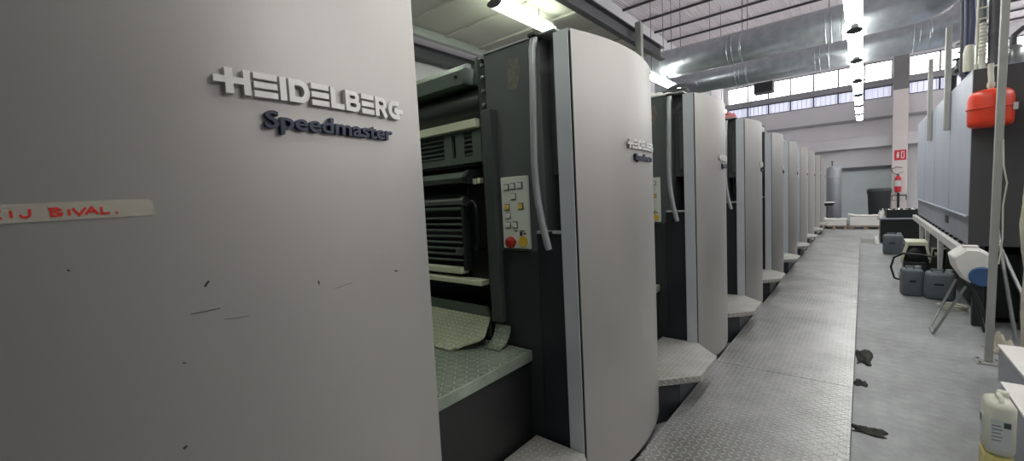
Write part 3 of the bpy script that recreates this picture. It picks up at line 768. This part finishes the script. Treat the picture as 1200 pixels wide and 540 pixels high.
MB().box(-.028, .028, -.03, .03, .46, .475).box(-.028, .028, -.03, .03, .56, .575).build('hose_clip', 'creamhose', hz)
cb = thing('cable_bundle', (.775, 6.25, 2.495), 'bundle of blue and grey cables rising from the cabinet corner', 'cables')
for k, (dx, dy, r, mt) in enumerate(((0, 0, .018, 'bluehose'), (.035, .0, .016, 'bluehose'), (-.02, .08, .016, 'girder'), (.0, .18, .014, 'girder'), (.03, .10, .014, 'can'), (.035, .22, .018, 'dark'))):
    MB().tube([(dx, dy, .0), (dx + .01 * (k % 2), dy, .5), (dx - .012, dy + .02, 1.1), (dx + .02, dy, 2.0), (dx, dy, 3.4)], r, 10).build('cable', mt, cb)
MB().tube([(.015, -.03, .02), (.015, -.03, .20), (.02, -.02, .27)], [.040, .042, .03], 14).build('cable_collar', 'creamhose', cb)
vp = thing('valve_pipe', (.86, 7.2, 2.495), 'dark pipe loop with valves on the cabinet top behind the cables', 'pipe')
MB().tube([(.02, -.3, .0), (.02, -.3, .22), (.02, -.22, .30), (.02, .7, .30), (.02, .78, .24), (.02, .80, .0)], .035, 12).build('pipe_loop', 'dark', vp)
MB().tube([(.04, .1, .0), (.04, .1, .45), (.04, .16, .52), (.04, .6, .62)], .03, 12).build('pipe_branch', 'girder', vp)
for y in (.1, .5): MB().lathe([(.055, -.03), (.06, -.02), (.06, .02), (.055, .03)], (.02, y, .30), 14, 'y').build('valve_body', 'steel', vp)
for y in (.1, .5): MB().lathe([(.012, .33), (.012, .42), (.045, .425), (.045, .44)], (.02, y, 0), 14).build('valve_wheel', 'dark', vp)
MB().tube([(.02, -.1, .30), (.02, -.1, 1.0), (.05, -.3, 1.4), (.1, -.5, 2.4), (.1, -.6, 3.4)], .045, 12).build('riser_pipe', 'girder', vp)
fl = thing('filter_assembly', (1.03, 6.30, 2.495), 'cluster of fittings on the cabinet top right of the exhaust pipe', 'pipe')
MB().lathe([(.05, 0), (.07, .02), (.07, .16), (.05, .20), (.02, .21)], (.06, -.02, 0), 18).build('filter_bowl', 'steel', fl)
MB().tube([(.06, -.02, .21), (.06, -.02, .3), (.12, .0, .36), (.4, .0, .38)], .022, 10).build('filter_pipe', 'girder', fl)

# orange-red expansion vessel hung in front of the cabinet end
t = thing('expansion_vessel', (.885, 5.83, 1.92), 'orange-red round expansion vessel hanging before the dark cabinet end', 'vessel')
MB().lathe([(.02, .0), (.115, .004), (.140, .02), (.146, .06), (.147, .165)], (0, 0, 0), 36).build('lower_shell', 'orange', t)
MB().lathe([(.147, .178), (.146, .26), (.138, .30), (.112, .328), (.06, .34), (.02, .343)], (0, 0, 0), 36).build('upper_shell', 'orange', t)
MB().lathe([(.147, .1655), (.156, .1665), (.156, .1765), (.147, .1775)], (0, 0, 0), 36).build('clamp_band', 'orange', t)
MB().tube([(.0, .0, .34), (0, 0, .43), (.0, .03, .50), (.0, .03, .575)], .020, 12).build('feed_pipe', 'creamhose', t)
MB().lathe([(.027, .36), (.027, .40)], (0, 0, 0), 6, smooth=False).build('pipe_nut', 'creamhose', t)
MB().box(.122, .152, -.09, -.055, .13, .19).build('rating_label', 'label', t)

# steel post
t = thing('steel_post', (.777, 4.875, 0), 'slim grey square steel post bolted to the floor beside the aisle', 'post')
MB().bar((0, 0, .012), (.045, 0, ZR - .12), .044, .044).build('post_shaft', 'post', t, bevel=.004)
MB().box(-.07, .07, -.07, .07, 0, .011).build('base_plate', 'post', t, bevel=.002)
bb = MB()
for sx in (-1, 1):
    for sy in (-1, 1): bb.lathe([(.010, .0112), (.010, .022)], (sx * .052, sy * .052, 0), 6, smooth=False)
bb.build('bolt', 'steel', t)
MB().tube([(.03, -.03, 1.75), (.035, -.04, 1.55), (.055, -.04, 1.42), (.04, -.035, 1.25), (.045, -.03, 1.0), (.03, -.03, .8)], .005, 8).build('thin_cable', 'creamhose', t)

# dark machine behind
t = thing('machine_housing', (1.24, 6.05, 0), 'dark green machine housing behind the post and the blue-grey cabinet', 'machine')
MB().box(0, .9, 0, 2.6, .06, 2.42).build('housing_body', 'dark', t, bevel=.01)
MB().box(.05, .85, -.02, -.001, .15, .95).build('access_door', 'binp', t, bevel=.006)
MB().box(.05, .85, -.02, -.001, 1.0, 1.7).build('access_door', 'dark', t, bevel=.006)
MB().box(.02, .88, .02, 2.58, 0, .059).build('housing_plinth', 'black', t)
MB().tube([(.10, -.021, 1.3), (.10, -.05, 1.3), (.10, -.05, 1.45), (.10, -.021, 1.45)], .008, 8).build('door_handle', 'steel', t)

# wrapped upright
t = thing('wrapped_upright', (.985, 4.95, 0), 'upright wrapped in cream plastic film at the right edge', 'upright')
prf = [(.03, .0), (.032, .4), (.036, .55), (.034, .75), (.050, .9), (.055, 1.1), (.045, 1.3), (.040, 1.48), (.02, 1.55), (.018, 1.9)]
MB().lathe(prf, (0, 0, 0), 14).build('plastic_wrap', 'wrap', t)
for v in t.children[0].data.vertices:
    a = math.atan2(v.co.y, v.co.x); v.co.x += .008 * math.sin(3 * a + v.co.z * 7); v.co.y += .008 * math.cos(4 * a + v.co.z * 5)
MB().lathe([(.02, 1.901), (.02, 2.5)], (0, 0, 0), 12).build('pipe_core', 'creamhose', t)

crumple('dust_sheet', 'wrap', (.90, 5.25, 0.0005), .16, .22, .16, 'cream cloth slumped on the floor behind the post foot', 'cloth', 11)
# leaning tubes
for k, (p, q, lab) in enumerate((((1.05, 5.6, .02), (.97, 5.955, 1.02), 'upper grey tube leaning on the dark cabinet end'), ((1.17, 5.3, .02), (1.00, 5.95, .80), 'lower grey tube leaning behind the post'))):
    d = Vector(q) - Vector(p)
    tag(MB().tube([(0, 0, 0), d * .5, d], .014, 10).build('leaning_tube', 'steel', None, p), lab, 'tube', 'grey tubes leaning by the cabinet')

# folding trestle with a white roll in its sling
t = thing('folding_stand', (.53, 5.5, 0), 'tubular folding stand leaning towards the aisle under the white sack', 'stand')
MB().tube([(.165, .28, .50), (.0, .28, .02), (-.005, .26, .012), (-.002, .14, .012), (-.005, .04, .012), (0, .02, .02), (.195, .02, .485)], .011, 10).build('leg_loop', 'steel', t)
for yy in (.02, .28): MB().tube([(.36, yy, .01), (.30, yy, .30), (.24, yy, .47)], .011, 10).build('rear_leg', 'binp', t)
sk = thing('paper_sack', (.695, 5.52, .505), 'white paper sack with a blue round end resting on the folding stand', 'sack')
P8 = [(-.07, .26), (.02, .34), (.10, .335), (.19, .27), (.20, .17), (.13, .10), (.05, .02), (-.0, .06), (-.05, .15)]
m = len(P8); vs = []
for y, sc_ in ((-.10, .86), (-.07, .98), (.05, 1.03), (.22, .98), (.27, .82)):
    for a, b in P8: vs.append((.06 + (a - .06) * sc_, y, .20 + (b - .20) * sc_))
mb = MB(); mb.add(vs, [(i * m + k, i * m + (k + 1) % m, (i + 1) * m + (k + 1) % m, (i + 1) * m + k) for i in range(4) for k in range(m)], False)
mb.add(vs[:m], [tuple(range(m))]); mb.add(vs[-m:], [tuple(range(m))])
mb.build('sack_body', 'paper', sk, bevel=.012)
MB().box(.00, .10, -.03, .05, .342, .356).build('folded_flap', 'paper', sk, bevel=.003)
MB().lathe([(.085, -.105), (.085, -.125), (.075, -.13)], (.115, 0, .095), 26, 'y').build('blue_end', 'bluep', sk)

# jerrycans
def jerrycan(x, y, w, d, h, rz, label, group, mat='can', capmat='canlid'):
    t = thing('jerrycan', (x, y, 0), label, 'jerrycan', group); t.rotation_euler = (0, 0, rz)
    MB().rbox(-w / 2, w / 2, -d / 2, d / 2, .0, h, min(w, d) * .22, 5).build('can_body', mat, t)
    MB().bar((-w * .30, 0, h + .028), (w * .12, 0, h + .028), .035, .018).box(-w * .31, -w * .24, -.017, .017, h - .002, h + .03).box(w * .06, w * .13, -.017, .017, h - .002, h + .03).build('carry_handle', mat, t, bevel=.004)
    MB().lathe([(.036, h - .004), (.036, h + .028), (.03, h + .034)], (w * .30, d * .1, 0), 18).build('screw_cap', capmat, t)
    MB().box(-w * .2, w * .1, -d / 2 - .004, -d / 2 + .004, h * .55, h * .62).build('grip_recess', 'blackp', t, bevel=.001)
    return t
jerrycan(.488, 7.34, .20, .26, .335, .10, 'slate grey jerrycan on the floor, nearer the aisle of the touching pair', 'grey jerrycans on the floor')
jerrycan(.735, 7.24, .27, .26, .325, -.06, 'wider slate grey jerrycan on the floor, nearer the cabinet of the touching pair', 'grey jerrycans on the floor')
jerrycan(.465, 11.25, .30, .26, .38, .0, 'slate grey jerrycan standing alone before the black workbench', 'grey jerrycans on the floor')

# compressor pump between the cans
t = thing('transfer_pump', (.46, 8.45, 0), 'pump set with cream frames and two dark boxes under the cabinet edge', 'pump')
MB().box(.015, .25, .02, .40, .05, .52).build('motor_box', 'blackp', t, bevel=.012)
MB().box(.27, .46, .06, .40, .03, .45).build('motor_box', 'dark', t, bevel=.012)
MB().prism_y([(-.035, .26), (-.005, .25), (.062, .505), (.235, .505), (.275, .30), (.30, .31), (.262, .545), (.035, .545)], -.03, .015).build('front_frame', 'cream', t, bevel=.003)
MB().prism_y([(.285, .25), (.300, .25), (.325, .455), (.45, .455), (.455, .475), (.31, .475)], .02, .055).build('front_frame', 'cream', t, bevel=.003)
MB().box(.03, .265, -.02, .42, .547, .558).build('top_plate', 'cream', t, bevel=.004)
MB().box(.34, .43, .050, .0585, .36, .41).build('name_plate', 'label', t, bevel=.001)
MB().lathe([(.02, -.04), (.07, -.035), (.075, -.015), (.075, .018)], (.12, .0, .39), 22, 'y').build('fan_cover', 'dark', t)
MB().box(.01, .26, -.02, .0185, .06, .26).build('front_box', 'dark', t, bevel=.008)
MB().box(-.03, .48, .0, .44, .0, .045).build('pump_base', 'cabm', t, bevel=.005)
tag(MB().tube([(.16, -.14, .40), (.02, -.10, .425), (-.18, -.04, .43), (-.27, 0, .36), (-.30, .02, .22), (-.26, .03, .06), (-.14, .03, .018), (.02, .02, .018)], .014, 10).build('rubber_hose', 'blackp', None, (.62, 8.12, 0)), 'black rubber hose looping out towards the aisle before the pump', 'hose')
tag(MB().tube([(.10 * math.cos(a * .4) * (1 + .004 * a), .10 * math.sin(a * .4), .013 + .0012 * a) for a in range(46)], .010, 8).build('hose_coil', 'creamhose', None, (.775, 6.62, 0)), 'pale hose coiled on the floor under the cabinet', 'hose')

# black workbench with tray and bottles
t = thing('workbench', (.30, 13.0, 0), 'black box workbench at the far end of the aisle before the pillar', 'workbench')
MB().box(.02, .68, .02, .9, .0, .555).build('bench_body', 'blackp', t, bevel=.006)
MB().box(-.03, .70, -.02, .93, .556, .585).build('bench_top', 'cabm', t, bevel=.004)
MB().box(.03, .67, .008, .0195, .05, .52).build('bench_door', 'black', t, bevel=.003)
tr = thing('parts_tray', (.42, 13.1, .5855), 'black open tray on the workbench heaped with white wipes', 'tray')
q = MB(); q.box(0, .55, 0, .5, 0, .02).box(0, .55, 0, .02, .02, .19).box(0, .55, .48, .5, .02, .19).box(0, .02, .02, .48, .02, .19).box(.53, .55, .02, .48, .02, .19)
q.build('tray_shell', 'blackp', tr, bevel=.003)
for k in range(4):
    crumple('paper_wipe', 'paper', (.50 + .13 * k, 13.34, .7145), .098, .22, .09 + .01 * (k % 2), 'crumpled white wipe in the black tray, %s from the aisle' % names[k], 'paper wipe', 20 + k, 8, 8, .004, 'white wipes in the tray')
    MB().box(.03 + .125 * k, .13 + .125 * k, .08, .42, .021, .128).build('filling_box', 'blackp', tr)
for k, (x, y, h) in enumerate(((.31, 13.06, .19), (.36, 13.16, .22), (.32, 13.28, .17))):
    bt = thing('plastic_bottle', (x, y, .5855), ['short white bottle at the near corner of the workbench', 'tallest white bottle on the workbench, against the black tray', 'white bottle at the rear of the workbench corner'][k], 'bottle', 'white bottles on the workbench')
    MB().lathe([(.030, 0), (.034, .01), (.034, h * .65), (.014, h * .82), (.014, h * .86)], (0, 0, 0), 16).build('bottle_body', 'paper', bt)
    MB().lathe([(.016, h * .861), (.016, h)], (0, 0, 0), 12).build('bottle_cap', 'label', bt)
crumple('hanging_rag', 'paper', (.245, 12.85, .0005), .09, .12, .30, 'white rag bunched beside the workbench corner', 'rag', 31, 8, 8)

# extinguisher, sign on the pillar
PY = YB - .55
t = thing('fire_extinguisher', (.90, PY - .095, 1.02), 'red fire extinguisher hanging on the white pillar', 'fire extinguisher')
MB().lathe([(.055, 0), (.082, .02), (.085, .05), (.085, .44), (.07, .50), (.035, .54), (.03, .57)], (0, 0, 0), 22).build('cylinder', 'signred', t)
MB().lathe([(.0865, .20), (.0865, .40)], (0, 0, 0), 22).build('label_band', 'label', t)
MB().box(-.03, .03, -.025, .025, .571, .61).bar((-.03, 0, .62), (.13, 0, .68), .025, .014).build('valve_head', 'blackp', t, bevel=.003)
MB().tube([(-.03, 0, .60), (-.13, 0, .66), (-.17, 0, .78), (-.05, 0, .86), (.1, 0, .82)], .012, 8).build('discharge_hose', 'blackp', t)
MB().box(-.03, .03, .086, .094, .15, .5).build('wall_hook', 'girder', t)
t = thing('fire_sign', (.80, PY - .008, 2.10), 'red square fire extinguisher sign on the white pillar', 'sign')
MB().box(0, .30, 0, .007, 0, .34).build('sign_plate', 'signred', t, bevel=.001)
g = MB(); g.lathe([(.028, -.0012), (.028, -.0002)], (.09, 0, .10), 14, 'y'); g.box(.062, .118, -.0012, -.0002, .10, .22).box(.08, .10, -.0012, -.0002, .22, .26).box(.07, .13, -.0012, -.0002, .26, .275)
g.box(.17, .255, -.0012, -.0002, .06, .085).box(.17, .19, -.0012, -.0002, .085, .26).box(.235, .255, -.0012, -.0002, .085, .26).box(.17, .255, -.0012, -.0002, .26, .285)
g.build('white_symbol', 'btnw', t)
t = thing('pipe_bracket', (.92, PY - .03, .50), 'dark pipe bracket fixed low on the white pillar under the extinguisher', 'bracket')
MB().tube([(-.16, 0, .42), (.20, 0, .42)], .015, 8).tube([(-.16, 0, .42), (-.16, 0, .25), (.20, 0, .25), (.20, 0, .42)], .010, 8).build('rail', 'blackp', t)
MB().box(-.03, .03, -.01, .028, 0, .5).build('upright', 'blackp', t)

# far end: pallets with paper, grey tank, black bin
def pallet(x, y, w, d, label, hp=.11, stack=.26, sheets=True):
    t = thing('pallet', (x, y, 0), label, 'pallet', 'wooden pallets at the far wall')
    for k in range(3): MB().box(w * (.02 + .42 * k), w * (.14 + .42 * k), 0, d, 0, hp - .022).build('block', 'wood', t)
    p = MB()
    for k in range(6): p.box(0, w, d * (k / 6 + .01), d * ((k + 1) / 6 - .01), hp - .021, hp)
    p.build('deck_board', 'wood', t)
    return t
pallet(-1.02, 16.65, .66, .7, 'wooden pallet under the paper stack beside the press end')
pallet(-.33, 16.65, .80, .7, 'wooden pallet under the wide paper stack before the shutter')
def stack(x, y, z, w, d, h, label, seed):
    t = thing('paper_stack', (x, y, z), label, 'paper stack', 'paper stacks on the pallets')
    rnd = random.Random(seed); n = 6; mb = MB()
    for k in range(n):
        j = rnd.uniform(-.008, .008); mb.box(j, w + j, j, d - j, h * k / n, h * (k + 1) / n - .002)
    mb.build('sheet_block', 'paper', t, bevel=.002)
    a = MB(); nx = 8; vs = []
    for i in range(nx + 1):
        for j in (0, 1):
            xx = w * (i / nx * 1.06 - .06); zz = h + .012 + .05 * max(0, 1 - i / nx * 2.2) ** 2 + .008 * math.sin(i * 2.2); vs += [(xx, d * j, zz), (xx, d * j, zz + .012)]
    for i in range(nx): 
        b0 = i * 4
        a.add([vs[b0], vs[b0 + 1], vs[b0 + 2], vs[b0 + 3], vs[b0 + 4], vs[b0 + 5], vs[b0 + 6], vs[b0 + 7]], [(0, 2, 6, 4), (1, 5, 7, 3), (0, 4, 5, 1), (2, 3, 7, 6), (0, 1, 3, 2), (4, 6, 7, 5)])
    a.build('top_sheet', 'paper', t)
stack(-1.0, 16.67, .1105, .62, .66, .16, 'low white paper stack on the pallet beside the press end', 4)
stack(-.31, 16.67, .1105, .76, .66, .27, 'wide white paper stack on the pallet before the grey shutter', 5)
t = thing('storage_tank', (-.77, 18.2, 0), 'upright grey cylindrical tank beyond the last printing unit', 'tank')
MB().lathe([(.20, 0), (.21, .02), (.21, 1.92), (.19, 1.98), (.08, 2.03)], (0, 0, 0), 32).build('tank_shell', 'tank', t)
MB().lathe([(.2105, 1.60), (.216, 1.61), (.216, 1.64), (.2105, 1.65)], (0, 0, 0), 32).build('tank_band', 'cabm', t)
MB().lathe([(.02, 2.031), (.02, 2.16), (.03, 2.165), (.03, 2.19)], (-.05, 0, 0), 12).build('vent_pipe', 'girder', t)
t = thing('paper_tray', (-.92, 17.65, 0), 'white-rimmed black tray on a thin stand in front of the grey tank', 'tray')
MB().lathe([(.14, .70), (.19, .76), (.19, .79), (.17, .79), (.15, .76)], (0, 0, 0), 24).build('tray_bowl', 'blackp', t)
MB().lathe([(.185, .7905), (.20, .7905), (.20, .82), (.185, .82)], (0, 0, 0), 24).build('tray_rim', 'paper', t)
MB().lathe([(.02, .02), (.02, .699)], (0, 0, 0), 12).build('stand', 'girder', t)
MB().lathe([(.12, 0), (.12, .019)], (0, 0, 0), 20).build('base', 'girder', t)
t = thing('waste_bin', (.40, 18.1, 0), 'large black plastic waste bin with a bag, before the grey shutter', 'bin')
MB().lathe([(.24, 0), (.25, .02), (.29, 1.05), (.30, 1.10), (.30, 1.14)], (0, 0, 0), 30).build('bin_body', 'binp', t)
bg = []
for k in range(30): pass
MB().lathe([(.302, 1.02), (.312, 1.10), (.309, 1.17), (.27, 1.20), (.18, 1.16), (.05, 1.13)], (0, 0, 0), 26).build('bag_rim', 'binp', t)
for v in t.children[1].data.vertices:
    a = math.atan2(v.co.y, v.co.x); v.co.z += .02 * math.sin(5 * a) + .012 * math.sin(11 * a)

# near right: steel box cabinet and canister
t = thing('steel_box', (.76, 3.70, 0), 'low steel box with a pale top at the right edge behind the canister', 'box')
MB().box(.006, .50, .006, .80, .0, .245).build('box_body', 'cabm', t, bevel=.004)
MB().box(0, .51, 0, .81, .246, .262).build('box_top', 'paper', t, bevel=.003)
rg = []
MB().tube([(.22 + .06 * math.cos(2 * PI * k / 16), .55 + .05 * math.sin(2 * PI * k / 16), .269) for k in range(17)], .006, 8).build('ring_pull', 'steel', t)
MB().box(.3, .36, -.006, .0055, .05, .2).build('front_slot', 'blackp', t)

t = thing('plastic_canister', (.522, 3.03, 0), 'translucent white canister with yellow liquid and printed label, bottom right', 'canister')
MB().rbox(-.052, .052, -.085, .085, .0, .132, .030, 6).build('canister_base', 'liquid', t)
MB().rbox(-.0525, .0525, -.0855, .0855, .130, .395, .046, 6).build('canister_body', 'natural', t)
MB().tube([(.0, -.055, .392), (0, -.045, .412), (0, .01, .414), (0, .025, .392)], .010, 10).build('carry_handle', 'natural', t)
MB().lathe([(.022, .394), (.022, .415), (.018, .419)], (.02, .05, 0), 18).build('screw_cap', 'natural', t)
lb = MB().box(-.0545, -.0528, -.036, .036, .19, .31).build('printed_label', 'label', t)
for k in range(5): MB().box(-.0552, -.0546, -.03 + .002 * k, .005 - .004 * (k % 2), .288 - k * .018, .293 - k * .018).build('label_print', 'label2', lb)
MB().box(-.0552, -.0546, .010, .033, .262, .300).build('label_block', 'labelg', lb)
lb2 = MB().box(-.038, .030, -.0878, -.0858, .17, .32).build('printed_label', 'label', t)
for k in range(5): MB().box(-.034, -.004 + .005 * (k % 2), -.0886, -.0879, .288 - k * .018, .293 - k * .018).build('label_print', 'label2', lb2)
MB().box(.004, .027, -.0886, -.0879, .285, .312).build('label_block', 'labelg', lb2)
t = thing('white_carton', (.625, 3.08, 0), 'white topped carton beside the canister at the edge of the photo', 'box')
MB().box(0, .34, 0, .50, .0, .285).build('carton_body', 'cabm', t, bevel=.004)
MB().box(-.005, .345, -.005, .505, .286, .298).build('carton_top', 'paper', t, bevel=.002)

# oily rags by the walkway edge
crumple('oily_rag', 'rag', (.02, 4.52, .0005), .10, .34, .05, 'dark oily rag by the walkway edge, farthest of the three', 'rag', 41, 10, 12, .005, 'oily rags by the walkway')
crumple('oily_rag', 'rag', (.0, 3.92, .0005), .07, .10, .03, 'small dark oily rag by the walkway edge, middle of the three', 'rag', 42, 10, 10, .005, 'oily rags by the walkway')
crumple('oily_rag', 'rag', (.04, 3.17, .0005), .15, .09, .03, 'flat dark oily rag by the walkway edge, nearest of the three', 'rag', 43, 12, 8, .005, 'oily rags by the walkway')

# ================================================================== CAMERA, WORLD
cam = bpy.data.cameras.new('camera'); co = bpy.data.objects.new('camera', cam); C.objects.link(co)
cam.sensor_fit = 'HORIZONTAL'; cam.sensor_width = 36.0; cam.lens = 492.61 / 1200 * 36.0; cam.clip_start = 0.02; cam.clip_end = 200
yaw, pitch, roll = math.radians(39.97199193), math.radians(4.40537629), math.radians(-2.97595344)
f = Vector((-math.sin(yaw) * math.cos(pitch), math.cos(yaw) * math.cos(pitch), -math.sin(pitch)))
r = Vector((math.cos(yaw), math.sin(yaw), 0)); u = r.cross(f)
r2 = r * math.cos(roll) + u * math.sin(roll); u2 = -r * math.sin(roll) + u * math.cos(roll)
mw = Matrix(((r2.x, u2.x, -f.x, 0), (r2.y, u2.y, -f.y, 0), (r2.z, u2.z, -f.z, 1.5), (0, 0, 0, 1)))
co.matrix_world = mw
sc = bpy.context.scene; sc.camera = co
wd = bpy.data.worlds.new('world'); sc.world = wd; wd.use_nodes = True
bg = wd.node_tree.nodes['Background']; bg.inputs[0].default_value = (0.92, 0.96, 1.0, 1); bg.inputs[1].default_value = 0.13
vs = sc.view_settings; sc.display_settings.display_device = 'sRGB'
vs.view_transform = 'Standard'; vs.look = 'None'; vs.exposure = -0.36; vs.gamma = 1.0; vs.use_curve_mapping = False
